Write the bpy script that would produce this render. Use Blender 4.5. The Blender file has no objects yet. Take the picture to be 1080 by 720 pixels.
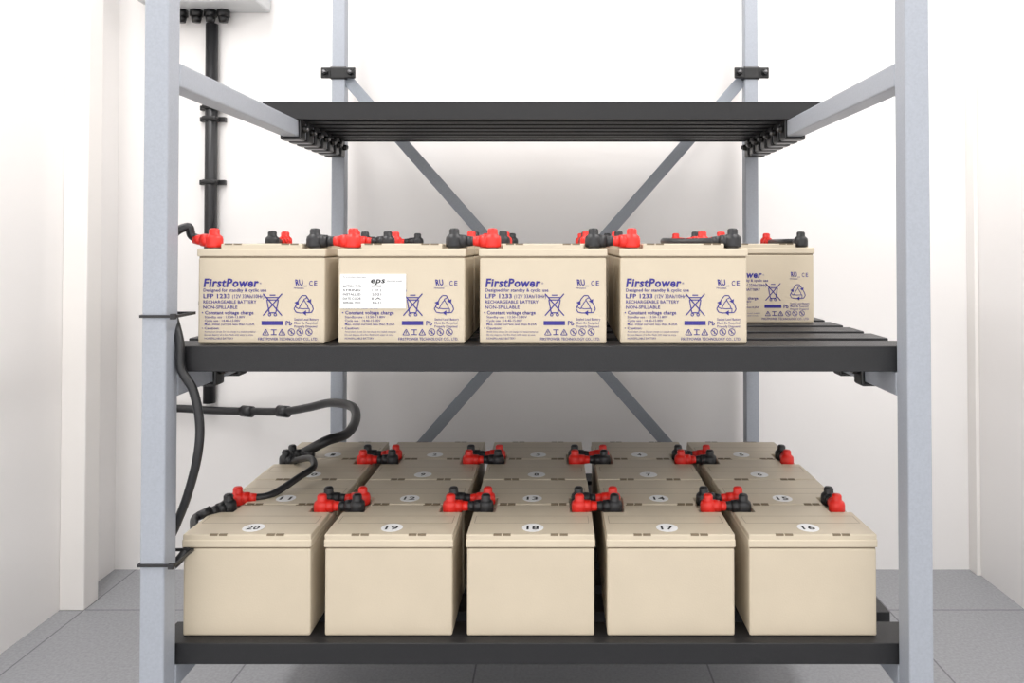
import bpy, bmesh, math, random
from mathutils import Vector, Matrix
random.seed(3)
S = bpy.context.scene
F = 787.0; VX = 585.0; VY = 257.0; CH = 0.91
def P(px, py, z):
    return Vector(((px-VX)*z/F, z, CH+(VY-py)*z/F))

# ------------------------------------------------------------ materials
def lin(c):
    return tuple((v/255/12.92 if v/255 <= .04045 else ((v/255+.055)/1.055)**2.4) for v in c)+(1,)
def mat(name, rgb, rough=.5, metal=0, var=0.0, vscale=20, bump=0.0, bscale=200, spec=.5):
    m = bpy.data.materials.new(name); m.use_nodes = True
    nt = m.node_tree; b = nt.nodes['Principled BSDF']
    b.inputs['Roughness'].default_value = rough; b.inputs['Metallic'].default_value = metal
    b.inputs['Specular IOR Level'].default_value = spec
    c = lin(rgb); tc = nt.nodes.new('ShaderNodeTexCoord')
    n = nt.nodes.new('ShaderNodeTexNoise'); n.inputs['Scale'].default_value = vscale; n.inputs['Detail'].default_value = 4
    nt.links.new(tc.outputs['Object'], n.inputs['Vector'])
    r = nt.nodes.new('ShaderNodeValToRGB')
    r.color_ramp.elements[0].position = .3; r.color_ramp.elements[1].position = .7
    r.color_ramp.elements[0].color = tuple(v*(1-var) for v in c[:3])+(1,)
    r.color_ramp.elements[1].color = tuple(min(1, v*(1+var)) for v in c[:3])+(1,)
    nt.links.new(n.outputs['Fac'], r.inputs['Fac']); nt.links.new(r.outputs['Color'], b.inputs['Base Color'])
    if bump:
        n2 = nt.nodes.new('ShaderNodeTexNoise'); n2.inputs['Scale'].default_value = bscale
        nt.links.new(tc.outputs['Object'], n2.inputs['Vector'])
        bp = nt.nodes.new('ShaderNodeBump'); bp.inputs['Strength'].default_value = bump; bp.inputs['Distance'].default_value = .001
        nt.links.new(n2.outputs['Fac'], bp.inputs['Height']); nt.links.new(bp.outputs['Normal'], b.inputs['Normal'])
    return m
TAN = mat('tan_plastic', (204,191,169), .42, var=.03, vscale=12, bump=.15, bscale=500)
TANLID = mat('tan_lid_plastic', (206,193,171), .4, var=.03, vscale=15, bump=.15, bscale=500)
DARKTAN = mat('tan_recess', (125,110,88), .6, var=.05)
INK = mat('blue_ink', (44,36,130), .5, var=.03)
WHITE = mat('white_sticker', (245,245,245), .4, var=.01)
BLACKINK = mat('black_ink', (24,24,28), .6, var=.03)
RED = mat('red_rubber', (225,42,32), .38, var=.06, vscale=60)
BLACK = mat('black_rubber', (36,36,38), .4, var=.1, vscale=60)
LEAD = mat('lead_metal', (150,150,150), .35, metal=.9, var=.1)
POST = mat('grey_blue_powder_coat', (162,167,176), .45, var=.05, vscale=300, bump=.3, bscale=900)
BRACE = mat('brace_powder_coat', (150,156,165), .45, var=.05, vscale=300, bump=.3, bscale=900)
SLAT = mat('black_powder_coat', (32,32,34), .45, var=.12, vscale=400, bump=.35, bscale=1200, spec=.4)
CLIP = mat('black_clip_plastic', (27,27,28), .35, var=.1)
WALL = mat('white_wall_panel', (245,242,240), .38, var=.006, vscale=2, bump=.05, bscale=60)
TRIM = mat('white_trim', (242,238,234), .4, var=.008, vscale=3)
CEIL = mat('white_ceiling', (243,243,243), .6, var=.01, vscale=2)
BOXM = mat('light_grey_enclosure', (205,207,208), .4, var=.02)
LOCK = mat('galvanised_bolt', (120,120,122), .3, metal=.8, var=.1)

def floor_mat():
    m = bpy.data.materials.new('grey_floor_tile'); m.use_nodes = True
    nt = m.node_tree; b = nt.nodes['Principled BSDF']; b.inputs['Roughness'].default_value = .5
    tc = nt.nodes.new('ShaderNodeTexCoord')
    br = nt.nodes.new('ShaderNodeTexBrick'); br.offset = 0.0
    br.inputs['Scale'].default_value = 1; br.inputs['Brick Width'].default_value = .5; br.inputs['Row Height'].default_value = .5
    br.inputs['Mortar Size'].default_value = .0022; br.inputs['Mortar Smooth'].default_value = .2
    br.inputs['Color1'].default_value = lin((160,161,165)); br.inputs['Color2'].default_value = lin((165,166,170))
    br.inputs['Mortar'].default_value = lin((118,118,122))
    mp = nt.nodes.new('ShaderNodeMapping'); mp.inputs['Location'].default_value = (.17,.13,0)
    nt.links.new(tc.outputs['Object'], mp.inputs['Vector']); nt.links.new(mp.outputs['Vector'], br.inputs['Vector'])
    n = nt.nodes.new('ShaderNodeTexNoise'); n.inputs['Scale'].default_value = 160; n.inputs['Detail'].default_value = 6
    nt.links.new(tc.outputs['Object'], n.inputs['Vector'])
    r = nt.nodes.new('ShaderNodeValToRGB'); r.color_ramp.elements[0].position = .35; r.color_ramp.elements[1].position = .65
    r.color_ramp.elements[0].color = (.82,.82,.82,1); r.color_ramp.elements[1].color = (1,1,1,1)
    nt.links.new(n.outputs['Fac'], r.inputs['Fac'])
    mx = nt.nodes.new('ShaderNodeMixRGB'); mx.blend_type = 'MULTIPLY'; mx.inputs['Fac'].default_value = 1
    nt.links.new(br.outputs['Color'], mx.inputs['Color1']); nt.links.new(r.outputs['Color'], mx.inputs['Color2'])
    nt.links.new(mx.outputs['Color'], b.inputs['Base Color'])
    return m
FLOOR = floor_mat()

# ------------------------------------------------------------ mesh builder
class MB:
    def __init__(s): s.bm = bmesh.new(); s.mats = []
    def mi(s, m):
        if m not in s.mats: s.mats.append(m)
        return s.mats.index(m)
    def absorb(s, t, m, smooth=False, M=None):
        i = s.mi(m)
        bmesh.ops.recalc_face_normals(t, faces=t.faces[:])
        for f in t.faces: f.material_index = i; f.smooth = smooth
        if M is not None: t.transform(M)
        me = bpy.data.meshes.new('tmp'); t.to_mesh(me); t.free()
        s.bm.from_mesh(me); bpy.data.meshes.remove(me)
    def box(s, x0, x1, y0, y1, z0, z1, m, bev=0, seg=2, M=None):
        t = bmesh.new()
        bmesh.ops.create_cube(t, size=1, matrix=Matrix.Translation(((x0+x1)/2,(y0+y1)/2,(z0+z1)/2)) @ Matrix.Diagonal((x1-x0,y1-y0,z1-z0,1)))
        if bev: bmesh.ops.bevel(t, geom=t.edges[:], offset=bev, segments=seg, affect='EDGES', profile=.5)
        s.absorb(t, m, False, M)
    def prism(s, pts, z0, z1, m, bev=0):
        t = bmesh.new(); vs = [t.verts.new((x,y,z0)) for x,y in pts]; f = t.faces.new(vs)
        r = bmesh.ops.extrude_face_region(t, geom=[f])
        for v in r['geom']:
            if isinstance(v, bmesh.types.BMVert): v.co.z = z1
        if bev: bmesh.ops.bevel(t, geom=t.edges[:], offset=bev, segments=2, affect='EDGES', profile=.5)
        s.absorb(t, m)
    def cyl(s, p0, p1, r0, r1, m, seg=20, smooth=True):
        p0 = Vector(p0); p1 = Vector(p1); d = p1-p0; t = bmesh.new()
        q = d.to_track_quat('Z','Y').to_matrix().to_4x4()
        bmesh.ops.create_cone(t, cap_ends=True, segments=seg, radius1=r0, radius2=r1, depth=d.length)
        s.absorb(t, m, smooth, Matrix.Translation((p0+p1)/2) @ q)
    def lathe(s, pos, prof, m, seg=20):
        t = bmesh.new(); rings = []
        for r, z in prof:
            rings.append([t.verts.new((r*math.cos(2*math.pi*k/seg), r*math.sin(2*math.pi*k/seg), z)) for k in range(seg)])
        for a, b in zip(rings, rings[1:]):
            for k in range(seg): t.faces.new((a[k], a[(k+1)%seg], b[(k+1)%seg], b[k]))
        t.faces.new(rings[0][::-1]); t.faces.new(rings[-1])
        s.absorb(t, m, True, Matrix.Translation(pos))
    def tube(s, pts, r, m, seg=12, sub=8):
        pts = [Vector(p) for p in pts]; q = [pts[0]*2-pts[1]]+pts+[pts[-1]*2-pts[-2]]; path = []
        for i in range(1, len(q)-2):
            for k in range(sub):
                u = k/sub; a,b,c,d = q[i-1],q[i],q[i+1],q[i+2]
                path.append(.5*((2*b)+(-a+c)*u+(2*a-5*b+4*c-d)*u*u+(-a+3*b-3*c+d)*u**3))
        path.append(pts[-1]); t = bmesh.new(); rings = []
        T = (path[1]-path[0]).normalized(); N = T.orthogonal().normalized()
        for i, p in enumerate(path):
            T2 = (path[min(i+1,len(path)-1)]-path[max(i-1,0)]).normalized()
            N = (T.rotation_difference(T2)) @ N; T = T2; B = T.cross(N).normalized()
            rings.append([t.verts.new(p+r*(math.cos(2*math.pi*k/seg)*N+math.sin(2*math.pi*k/seg)*B)) for k in range(seg)])
        for a, b in zip(rings, rings[1:]):
            for k in range(seg): t.faces.new((a[k], a[(k+1)%seg], b[(k+1)%seg], b[k]))
        t.faces.new(rings[0][::-1]); t.faces.new(rings[-1])
        s.absorb(t, m, True)
    def poly(s, pts, m):
        t = bmesh.new(); t.faces.new([t.verts.new(p) for p in pts]); s.absorb(t, m)
    def text(s, txt, x0, x1, y0, h, m, M, bold=0.0, shear=0.0):
        """fit a text in the box x0..x1 , baseline y0, cap height h (local XY), placed by M"""
        cu = bpy.data.curves.new('t', 'FONT'); cu.body = txt; cu.size = 1; cu.resolution_u = 2
        cu.offset = bold; cu.shear = shear; cu.fill_mode = 'FRONT'
        if bold: cu.space_character = 1+bold*2.5
        ob = bpy.data.objects.new('t', cu); S.collection.objects.link(ob)
        bpy.context.view_layer.update()
        dg = bpy.context.evaluated_depsgraph_get()
        me = bpy.data.meshes.new_from_object(ob.evaluated_get(dg))
        xs = [v.co.x for v in me.vertices]
        if xs:
            a, b = min(xs), max(xs)
            sc = (x1-x0)/(b-a) if x1 is not None else h/.72
            t = bmesh.new(); t.from_mesh(me)
            i = s.mi(m)
            for f in t.faces: f.material_index = i
            t.transform(M @ Matrix.Translation((x0-a*sc, y0, 0)) @ Matrix.Diagonal((sc, h/.72, 1, 1)))
            m2 = bpy.data.meshes.new('t2'); t.to_mesh(m2); t.free(); s.bm.from_mesh(m2); bpy.data.meshes.remove(m2)
        bpy.data.objects.remove(ob); bpy.data.curves.remove(cu); bpy.data.meshes.remove(me)
    def mesh(s, name):
        me = bpy.data.meshes.new(name); s.bm.to_mesh(me); s.bm.free()
        for m in s.mats: me.materials.append(m)
        return me
    def obj(s, name, parent=None):
        return put(s.mesh(name), name, (0,0,0), 0, parent)
def put(me, name, loc, rz=0, parent=None):
    o = bpy.data.objects.new(name, me); S.collection.objects.link(o)
    o.location = loc; o.rotation_euler = (0,0,rz)
    if parent: o.parent = parent
    return o

# ------------------------------------------------------------ room
XL, XR, YB, HC, YF = -1.23, 1.17, 2.10, 2.45, -.5
def shell(name, *a, m):
    b = MB(); b.box(*a, m); return b.obj(name)
shell('floor', XL-.1, XR+.1, YF, YB+.1, -.08, 0, m=FLOOR)
shell('ceiling', XL-.1, XR+.1, YF, YB+.1, HC, HC+.08, m=CEIL)
shell('wall_back', XL-.1, XR+.1, YB, YB+.1, 0, HC, m=WALL)
shell('wall_left', XL-.1, XL, YF, YB, 0, HC, m=WALL)
shell('wall_right', XR, XR+.1, YF, YB, 0, HC, m=WALL)
b = MB()
b.box(XL, -1.168, 1.865, 1.925, 0, HC, TRIM, .003)
b.obj('trim_1')
b = MB(); b.box(1.158, XR, 2.06, YB, 0, HC, TRIM, .002); b.obj('trim_2')

# ------------------------------------------------------------ rack
rack = bpy.data.objects.new('battery_rack', None); S.collection.objects.link(rack)
LX0, LX1, RX0, RX1 = -.594, -.559, .507, .542
PF0, PF1, PR0, PR1 = 1.075, 1.110, 1.981, 2.016
TOPZ = 1.92
i = 0
for x0, x1 in ((LX0,LX1),(RX0,RX1)):
    for y0, y1 in ((PF0,PF1),(PR0,PR1)):
        i += 1
        b = MB(); b.box(x0,x1,y0,y1,.006,TOPZ,POST,.003,3)
        b.box(x0-.008,x1+.008,y0-.008,y1+.008,0,.007,CLIP,.002)
        b.box(x0-.001,x1+.001,y0-.001,y1+.001,TOPZ,TOPZ+.006,CLIP,.002)
        b.obj('post_%d'%i, rack)
# levels: rail top z ; slat heights
lv = {'top': CH+.270, 'mid': CH-.190, 'low': CH-.621}
SH = {'top': .038, 'mid': .038, 'low': .031}
b = MB()
for z in list(lv.values())+[TOPZ-.02, ]:
    for x0, x1 in ((LX0,LX1),(RX0,RX1)):
        b.box(x0,x1,PF1,PR0,z-.036,z,POST,.003,3)
b.obj('side_rails', rack)
b = MB()
b.box(LX1,RX0,PR0+.002,PR1-.002,TOPZ-.06,TOPZ-.025,POST,.003)
b.obj('rear_beam', rack)
def slats(name, ys, ye, xl, xr, z, pitch=.052, w=.047, h=.038, k0=0):
    b = MB(); n = int((ye-ys)/pitch+.3)
    for k in range(n):
        y = ys+k*pitch
        b.box(xl,xr,y,y+w,z+h-.003,z+h,SLAT,.001,1)
        b.box(xl,xr,y,y+.003,z,z+h-.0005,SLAT,.0008,1)
        b.box(xl,xr,y+w-.003,y+w,z,z+h-.0005,SLAT,.0008,1)
        # small return lips
        b.box(xl,xr,y+.002,y+.010,z,z+.002,SLAT)
        b.box(xl,xr,y+w-.010,y+w-.002,z,z+.002,SLAT)
    b.obj(name+'_slats', rack)
    c = MB()
    for k in range(k0, n):
        y = ys+k*pitch+w/2
        for x0, x1, s in ((LX0,LX1,1),(RX0,RX1,-1)):
            xi = x1 if s > 0 else x0; xo = x0 if s > 0 else x1
            a0, a1 = sorted((xi, xi+s*.006)); c.box(a0,a1,y-.016,y+.016,z-.042,z+.001,CLIP,.0025)
            a0, a1 = sorted((xo, xo-s*.005)); c.box(a0,a1,y-.016,y+.016,z-.042,z+.001,CLIP,.0025)
            c.box(x0-.005,x1+.005,y-.016,y+.016,z-.043,z-.0365,CLIP,.0025)
            c.cyl((xi+s*.005,y,z-.018),(xi+s*.014,y,z-.018),.008,.007,CLIP,14)
            c.cyl((xi+s*.013,y,z-.018),(xi+s*.018,y,z-.018),.005,.005,LOCK,6)
    c.obj(name+'_clips', rack)
slats('upper_shelf', 1.615, 1.979, -.635, .583, lv['top'])
slats('middle_shelf', 1.112, 1.98, -.590, .538, lv['mid'], .094, .064, k0=1)
slats('lower_shelf', 1.112, 1.98, -.590, .538, lv['low'], .094, .064, .031, k0=1)
b = MB()
# braces
def brace(p0, p1, y, w=.030, t=.004):
    p0 = Vector(p0); p1 = Vector(p1); d = p1-p0; a = math.atan2(d.z, d.x)
    M = Matrix.Translation((p0+p1)/2) @ Matrix.Rotation(-a, 4, 'Y')
    b.box(-d.length/2, d.length/2, -t/2, t/2, -w/2, w/2, BRACE, .001, 1, M)
yb = 1.998
zt, zb = CH+.455, CH-.78
brace((LX1-.01,yb-.004,zt),(RX0+.01,yb-.004,zb),yb)
brace((RX0+.01,yb+.004,zt),(LX1-.01,yb+.004,zb),yb)
b.obj('cross_braces', rack)
b = MB()
for x0, x1 in ((LX0,LX1),(RX0,RX1)):
    for z in (zt, zb):
        xc = (x0+x1)/2
        b.box(x0-.005,x1+.005,PR0-.005,PR1+.005,z-.017,z+.017,CLIP,.004)
        for s in (-1,1):
            b.box(*sorted((xc+s*.0175,xc+s*.046)),PR0-.004,PR0+.003,z-.015,z+.015,CLIP,.003)
            b.cyl((xc+s*.034,PR0-.004,z),(xc+s*.034,PR0-.011,z),.009,.009,CLIP,6)
            b.cyl((xc+s*.034,PR0-.010,z),(xc+s*.034,PR0-.018,z),.005,.005,LOCK,12)
b.obj('brace_clamps', rack)
# zip ties on left post
b = MB()
for py in (333, 592):
    z = CH+(VY-py)*1.08/F
    for dz in (0,):
        b.box(LX0-.002,LX1+.016,PF0-.0025,PF0,z-.002,z+.002,BLACK)
        b.box(LX0-.0025,LX0,PF0-.002,PF1+.02,z-.002,z+.002,BLACK)
        b.box(LX1+.014,LX1+.0165,PF0-.002,PF1+.02,z-.002,z+.002,BLACK)
        b.box(LX0-.002,LX1+.016,PF1+.018,PF1+.0205,z-.002,z+.002,BLACK)
        b.box(LX1+.008,LX1+.016,PF0-.006,PF0,z-.004,z+.004,BLACK,.001)
b.obj('zip_ties', rack)

# ------------------------------------------------------------ battery
BW, BD, BH = .195, .130, .152
def build_battery():
    b = MB()
    hw, hd = BW/2, BD/2
    b.box(-hw+.0015,hw-.0015,-hd+.0015,hd-.0015,0,.131,TAN,.003,2)
    b.box(-hw+.003,hw-.003,-hd+.003,hd-.003,.129,.1335,DARKTAN)
    b.box(-hw,hw,-hd,hd,.1325,.1445,TANLID,.002,2)
    c = .036; d = .034
    pts = [(-hw+.001,-hd+d),(-hw+c,-hd+d),(-hw+c,-hd+.001),(hw-c,-hd+.001),(hw-c,-hd+d),(hw-.001,-hd+d),(hw-.001,hd-.001),(-hw+.001,hd-.001)]
    b.prism(pts,.140,.152,TANLID,.0015)
    for s in (-1,1):
        for x in (-.050,-.036,.036,.050):
            b.box(x-.006,x+.006,*sorted((s*(hd-.0008),s*(hd-.0045))),.1500,.1523,DARKTAN)
    for y in (-.012,.018):
        b.box(-hw+.008,hw-.008,y-.0003,y+.0003,.1515,.1521,DARKTAN)
    for s in (-1,1):
        b.box(s*(hw-.008)-.0003,s*(hw-.008)+.0003,-.012,.018,.1515,.1521,DARKTAN)
    for s in (-1,1):
        b.lathe((s*.0775,-hd+.017,.144),[(.009,0),(.009,.004),(.006,.005),(.006,.012)],LEAD,16)
    def U(px): return -hw+(px-506)/696.5
    def V(py): return (363-py)/696.5
    M = Matrix.Translation((0,-hd+.0010,0)) @ Matrix.Rotation(math.pi/2,4,'X')
    def T(t,x0,x1,yb,h,bold=0,shear=0,m=INK): b.text(t,U(x0),U(x1),V(yb),h/696.5,m,M,bold,shear)
    def stroke(x0,y0,x1,y1,w,m=INK):
        a = Vector((U(x0),V(y0),0)); c = Vector((U(x1),V(y1),0)); n = (c-a).normalized(); n = Vector((-n.y,n.x,0))*w/2/696.5
        b.poly([M@(a+n),M@(a-n),M@(c-n),M@(c+n)],m)
    def ring(x,y,r,w,m=INK,n=20):
        for k in range(n):
            a0,a1 = 2*math.pi*k/n, 2*math.pi*(k+1)/n
            b.poly([M@Vector((U(x+rr*math.cos(a)),V(y+rr*math.sin(a)),0)) for rr,a in ((r,a0),(r,a1),(r-w,a1),(r-w,a0))],m)
    T('FirstPower',513,571.5,302.6,8.8,.034,.15)
    T('®',572.3,574.3,300,2,.0)
    T('Designed for standby & cyclic use',513,579.5,307.8,3.3,.018)
    T('LFP 1233',513,541,314.6,4.6,.024)
    T('(12V 33Ah/10Hr)',543.5,577,314.6,4.0,.010)
    T('RECHARGEABLE BATTERY',513,569,320.2,3.5,.012)
    T('NON-SPILLABLE',513,549,325.8,3.5,.012)
    T('• Constant voltage charge',511.5,566,331.6,3.7,.022)
    T('Standby use : 13.50-13.80V',514.5,557,335.6,2.5,.006)
    T('Cycle use : 14.40-15.00V',514.5,552,339.4,2.5,.006)
    T('Max. initial current less than 8.25A',514.5,567,343.2,2.5,.006)
    T('• Caution:',511.5,530,347.4,2.5,.015)
    T('Avoid short circuit. Do not charge in a sealed container.',514.5,569,350.8,1.9)
    T('Do not dispose of in fire. Flush with water at once.',514.5,566,354.0,1.9)
    T('NONSPILLABLE BATTERY',514.5,545,357.8,2.1)
    T('FIRSTPOWER TECHNOLOGY CO., LTD.',571,634,358.8,2.9,.010)
    T('RU',609.5,618,301,6.2,.03,-.2); T('us',619,622,302.5,2.2,.0); T('MH26866',608.5,619,304.9,1.8)
    T('C',624.5,628.0,301.5,5.4,.01); T('E',629.8,633.0,301.5,5.4,.01)
    for a in ((579,314,593,314),(580,316.5,582.5,330),(592,316.5,589.5,330),(582.5,330,589.5,330),(583,311.5,589,311.5),(580,316.5,592,316.5)):
        stroke(*a,1.1)
    stroke(576,310,596,333,1.2); stroke(596,310,576,333,1.2)
    ring(583,332,1.8,.9,n=12); ring(589,332,1.8,.9,n=12)
    cx, cy, R = 619, 322.5, 9.0
    for k in range(3):
        a = math.radians(-90+120*k)
        def pt(u,v):
            u *= 1.15; v *= 1.15
            x = u*math.cos(a+math.pi/2)-v*math.sin(a+math.pi/2); y = u*math.sin(a+math.pi/2)+v*math.cos(a+math.pi/2)
            return cx+x, cy+y
        segs = [(-8.0,1.0,-4.2,-6.2),(-4.2,-6.2,-1.6,-9.2),(-1.6,-9.2,2.0,-9.2),(2.0,-9.2,4.4,-5.2)]
        for s in segs:
            p, q = pt(s[0],s[1]), pt(s[2],s[3])
            stroke(p[0],p[1],q[0],q[1],1.0)
        segs = [(-4.8,3.0,-1.8,-2.6),(-1.8,-2.6,.2,-5.0),(-8.0,1.0,-4.8,3.0)]
        for s in segs:
            p, q = pt(s[0],s[1]), pt(s[2],s[3]); stroke(p[0],p[1],q[0],q[1],.9)
        p1, p2, p3 = pt(2.6,-4.0), pt(6.8,-6.2), pt(6.4,-2.0)
        b.poly([M@Vector((U(p[0]),V(p[1]),0)) for p in (p1,p2,p3)],INK)
    b.poly([M@Vector((U(x),V(y),0)) for x,y in ((574.5,343),(597,343),(597,338.6),(574.5,338.6))],INK)
    T('Pb',600,606.5,343.2,4.8,.02)
    T('Sealed Lead Battery',609,634.5,338.0,2.5,.005); T('Must Be Recycled',609,633,341.8,2.5,.005)
    T('Properly Disposed',609,633,345.6,2.5,.005)
    for k, x in enumerate((579,587.5,596,606,615,624.5)):
        if k == 0 or k == 2:
            stroke(x-3.4,353.3,x+3.4,353.3,.8); stroke(x-3.4,353.3,x,347.3,.8); stroke(x+3.4,353.3,x,347.3,.8); stroke(x,349.5,x,352,.8)
        elif k == 1:
            stroke(x-3.0,348,x+3.0,348,.9); stroke(x,348,x,353,.9); stroke(x-3.0,353,x+3.0,353,.9)
        else:
            ring(x,350.3,3.7,.7,n=18); stroke(x-2.2,348.5,x+2.2,352.2,.8); stroke(x,348.4,x,352.2,.7)
    return b.mesh('lead_acid_battery')
BAT = build_battery()

def sticker(parent, num, flip):
    b = MB(); z = .1523
    b.cyl((0,0,z),(0,0,z+.0003),.0165,.0165,WHITE,36,False)
    w = .0190 if num > 9 else .0085
    b.text(str(num),-w/2,w/2,-.0078,.0150,BLACKINK,Matrix.Translation((0,0,z+.0006)),.018)
    o = b.obj('number_sticker', parent)
    o.location = (random.uniform(-.003,.003), (.038 if flip else -.038), 0)
    o.rotation_euler = (0,0,math.pi if flip else 0)
    return o

px2m = 1/696.5
def shelfZ(k): return lv[k]+SH[k]
rows = {}
nums = {0:[20,19,18,17,16],1:[11,12,13,14,15],2:[10,9,8,7,6],3:[1,2,3,4,5]}
ROWY = [1.130,1.2625,1.395,1.5275]
def add_bat(xc, yf, z, flip):
    j = random.uniform(-.0015,.0015)
    return put(BAT,'lead_acid_battery',(xc+j, yf+BD/2, z), math.pi if flip else 0)
BX = [((194.5+68+148.5*c)-585)*px2m for c in range(5)]
for r in range(4):
    for c in range(5):
        o = add_bat(BX[c], ROWY[r], shelfZ('low')+.0003, r%2==0)
        sticker(o, nums[r][c], r%2==0)
MX = [((206.5+68+149*c)-585)*px2m for c in range(4)]
MX.append(.4005)
MROW = [1.130,1.270,1.432,1.572]
for r in range(4):
    for c in range(5):
        if c == 4 and r < 2: continue
        o = add_bat(MX[c], MROW[r], shelfZ('mid')+.0003, r%2==1)
        if r == 0 and c == 1:
            b = MB(); hd = BD/2
            y = -hd-.0003
            b.box(-.0925,.007,y,-hd+.0012,.054,.106,WHITE)
            M = Matrix.Translation((0,y-.0004,0)) @ Matrix.Rotation(math.pi/2,4,'X')
            b.text('eps',-.046,-.024,.0925,.0085,BLACKINK,M,.025,.2)
            b.text('electrical power',-.022,.002,.0945,.0030,BLACKINK,M)
            for k,(l,t) in enumerate((('BATTERY TYPE:','LFP 1233'),('STRING:','1 OF 2'),('INSTALLED:','2021'),('DATE CODE:','1A'),('SERIAL NO:','30-31'))):
                zz = .086-k*.0062
                b.text(l,-.088,-.060,zz,.0034,BLACKINK,M,.012); b.text(t,-.044,-.030,zz,.0034,BLACKINK,M,.012)
            b.text('For service please contact supplier',-.088,-.052,.1005,.0022,BLACKINK,M,.005)
            b.obj('inventory_sticker', o)

# ------------------------------------------------------------ terminals & links
def term(xc, yf, zshelf, side, back):
    """terminal base position; side -1 left / +1 right in world; back=True when battery is flipped"""
    y = yf+BD-.017 if back else yf+.017
    return Vector((xc+side*.0775, y, zshelf+.146))
BOOT = [(.0085,0),(.0125,.001),(.013,.004),(.013,.013),(.012,.017),(.009,.0195),(.0078,.021),(.0078,.027),(.006,.0295),(.002,.030)]
def boot(b, p, d, m):
    b.lathe(p, BOOT, m, 20)
    d = Vector(d).normalized(); q = p+Vector((0,0,.010))
    b.cyl(q+d*.006, q+d*.019, .0105, .0095, m, 18)
    b.cyl(q+d*.019, q+d*.031, .0085, .0068, m, 18)
def link(p, q, mp, mq):
    b = MB(); d = q-p; boot(b,p,d,mp); boot(b,q,-d,mq)
    dn = d.normalized(); h = Vector((0,0,.010))
    b.cyl(p+h+dn*.012, q+h-dn*.012, .0060, .0060, BLACK, 14)
    b.obj('terminal_link_cable')
for r in range(4):
    back = r%2==0
    for c in range(4):
        p = term(BX[c],ROWY[r],shelfZ('low'),1,back); q = term(BX[c+1],ROWY[r],shelfZ('low'),-1,back)
        link(p,q,RED if back else BLACK, BLACK if back else RED)
for r in (0,2):
    link(term(BX[4],ROWY[r],shelfZ('low'),1,True), term(BX[4],ROWY[r+1],shelfZ('low'),1,False), RED, BLACK)
for r in range(4):
    back = r%2==1
    for c in range(4):
        if c == 3 and r < 2: continue
        p = term(MX[c],MROW[r],shelfZ('mid'),1,back); q = term(MX[c+1],MROW[r],shelfZ('mid'),-1,back)
        link(p,q,RED if back else BLACK, BLACK if back else RED)
link(term(MX[4],MROW[2],shelfZ('mid'),1,False), term(MX[4],MROW[3],shelfZ('mid'),1,True)-Vector((0,0,0)), BLACK, RED)
link(term(MX[0],MROW[1],shelfZ('mid'),-1,True), term(MX[0],MROW[2],shelfZ('mid'),-1,False), BLACK, RED)
# looping link from the front right battery to the one behind
b = MB(); p = term(MX[3],MROW[0],shelfZ('mid'),1,False); q = term(MX[3],MROW[1],shelfZ('mid'),1,True)
dl = Vector((-1,.25,0)); boot(b,p,dl,BLACK); boot(b,q,(-1,-.3,0),RED)
h = Vector((0,0,.010))
b.tube([p+h+dl.normalized()*.02, p+h+Vector((-.045,.012,-.001)), p+h+Vector((-.082,.05,-.002)), p+h+Vector((-.088,.12,0)), q+h+Vector((-.06,-.035,0)), q+h+Vector((-.022,-.006,0))],.0062,BLACK)
b.obj('terminal_link_cable')

# feed cable from the middle shelf, down the left post
b = MB(); p = term(MX[0],MROW[0],shelfZ('mid'),-1,False); boot(b,p,(-1,0,.1),RED)
b.tube([p+Vector((-.018,0,.012)), p+Vector((-.034,.0,.018)), Vector((-.562,1.142,CH+.026)), Vector((-.580,1.128,CH+.008)), Vector((-.585,1.119,CH-.05)),
        Vector((-.572,1.117,CH-.10)),Vector((-.5525,1.102,CH-.145)),P(192,388,1.10),P(205,411,1.10),P(212,445,1.10),P(210,480,1.10),P(200,520,1.11),P(188,552,1.12),P(178,575,1.13),P(176,600,1.135),P(176,640,1.135),Vector((-.612,1.14,.20)),Vector((-.62,1.16,.05)),Vector((-.62,1.25,.008)),Vector((-.66,1.5,.008))],.0064,BLACK)
b.obj('power_cable')
b = MB(); p = term(BX[0],ROWY[0],shelfZ('low'),-1,True); d = Vector((-.6,-.75,-.05)); boot(b,p,d,BLACK)
b.cyl(p+Vector((0,0,.012))+d.normalized()*.03,p+Vector((0,0,.010))+d.normalized()*.05,.008,.007,BLACK)
b.tube([p+Vector((0,0,.010))+d.normalized()*.03, p+Vector((0,0,.008))+d.normalized()*.055, P(207,562,1.155), P(196,582,1.13), P(185,594,1.125), P(172,602,1.128), P(170,640,1.13)],.0065,BLACK)
b.obj('power_cable')
# jumper row 2 -> row 3 on the left side
b = MB(); p = term(BX[0],ROWY[1],shelfZ('low'),-1,False); q = term(BX[0],ROWY[2],shelfZ('low'),-1,True)
boot(b,p,(1,.12,0),RED); boot(b,q,(.8,-.4,0),BLACK)
b.tube([p+h+Vector((.02,.002,0)),p+h+Vector((.05,.02,.0)),P(318,501,1.355),P(332,491,1.395),P(328,482,1.44),q+h+Vector((.016,-.01,0))],.0062,BLACK)
b.obj('power_cable')
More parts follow.
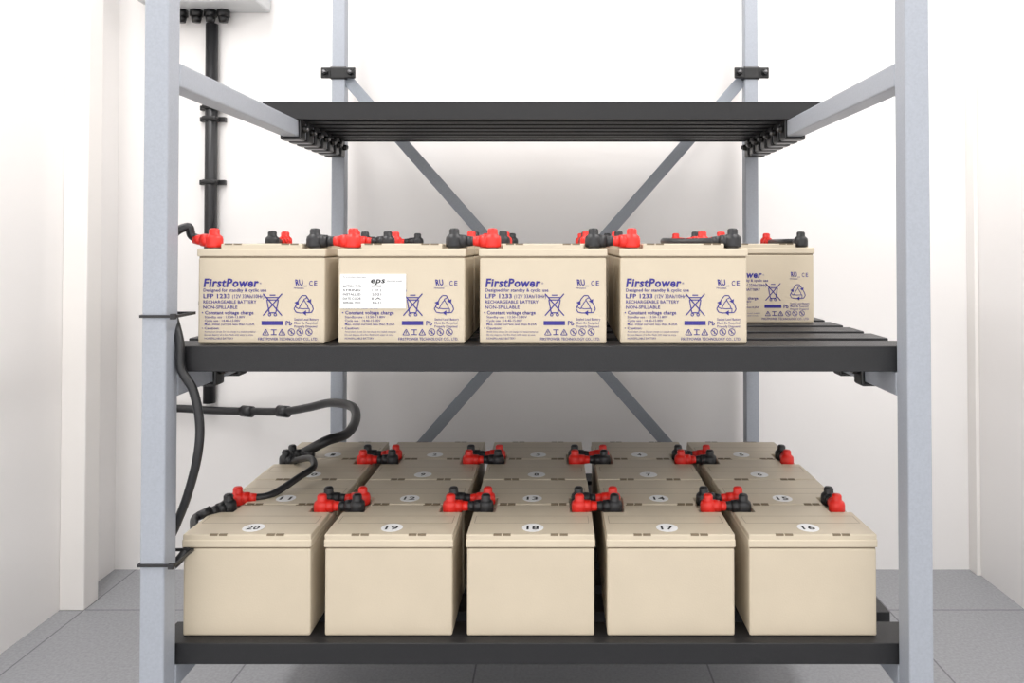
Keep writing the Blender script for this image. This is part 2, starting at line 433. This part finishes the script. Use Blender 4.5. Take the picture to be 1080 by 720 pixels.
# loop from row 4 to conduit on wall
b = MB(); p = term(BX[0],ROWY[3],shelfZ('low'),-1,False); boot(b,p,(.9,-.1,.1),BLACK)
b.cyl(p+h+Vector((.026,-.002,.002)),p+h+Vector((.045,-.002,.002)),.010,.009,BLACK)
b.tube([p+h+Vector((.02,0,.001)),P(345,464,1.55),P(367,456,1.61),P(376,441,1.70),P(372,428,1.78),P(350,424,1.86),P(326,429,1.93),P(300,433,1.99),P(265,433,2.05),P(225,432,2.07),P(186,430,2.07),P(160,434,2.07)],.0105,BLACK,14)
for px in (300, 262):
    c = P(px,433,1.99 if px == 300 else 2.052); b.cyl(c-Vector((.016,-.006,0)),c+Vector((.016,-.006,0)),.0150,.0150,BLACK)
b.obj('power_cable')

# wall conduit with saddle clips and enclosure
b = MB(); cxw = (222-585)*2.08/F
zb0 = CH+(VY-1)*2.0/F
zbot = CH+(VY-424)*2.08/F
b.cyl((cxw,2.080,zbot),(cxw,2.080,zb0-.036),.0165,.0165,BLACK,24)
for py in (113,125,192,320):
    z = CH+(VY-py)*2.08/F
    b.box(cxw-.036,cxw+.036,2.086,2.0995,z-.007,z+.007,CLIP,.002)
    b.box(cxw-.021,cxw+.021,2.060,2.09,z-.007,z+.007,CLIP,.006)
b.obj('cable_conduit')
b = MB()
x0 = (143-585)*2.0/F; x1 = (270-585)*2.0/F
b.box(x0,x1,1.99,2.0995,zb0,zb0+.32,BOXM,.008,3)
b.box(x0+.01,x1-.01,1.984,1.992,zb0+.01,zb0+.31,BOXM,.003,2)
for dx in (-.062,-.030,0,.028):
    xx = cxw+dx*1.3
    b.cyl((xx,2.07,zb0),(xx,2.07,zb0-.018),.017,.017,CLIP,6)
    b.cyl((xx,2.07,zb0-.017),(xx,2.07,zb0-.034),.0145,.011,CLIP,16)
b.obj('electrical_enclosure')

# ------------------------------------------------------------ lights
def area(name, loc, sx, sy, e, rot=(0,0,0), col=(1,.99,.98)):
    l = bpy.data.lights.new(name,'AREA'); l.shape='RECTANGLE'; l.size=sx; l.size_y=sy; l.energy=e; l.color=col
    o = bpy.data.objects.new(name,l); S.collection.objects.link(o); o.location=loc; o.rotation_euler=rot
area('ceiling_lamp', (-.90,1.0,HC-.02), .25, 1.7, 20)
area('ceiling_lamp', (.84,1.0,HC-.02), .25, 1.7, 20)
w = bpy.data.worlds.new('World'); S.world = w; w.use_nodes = True
w.node_tree.nodes['Background'].inputs['Color'].default_value = (1,.995,.99,1)
w.node_tree.nodes['Background'].inputs['Strength'].default_value = 1.85
S.view_settings.view_transform = 'Standard'

# ------------------------------------------------------------ camera
cd = bpy.data.cameras.new('camera'); cam = bpy.data.objects.new('camera', cd); S.collection.objects.link(cam)
th = math.radians(.9)
cam.location = (0,0,CH); cam.rotation_euler = (math.pi/2+th,0,0)
cd.sensor_fit='HORIZONTAL'; cd.sensor_width=36; cd.lens=F/1080*36; cd.clip_start=.01
cd.shift_x = -(VX-540)/1080; cd.shift_y = (VY-F*math.tan(th)-360)/1080
S.camera = cam
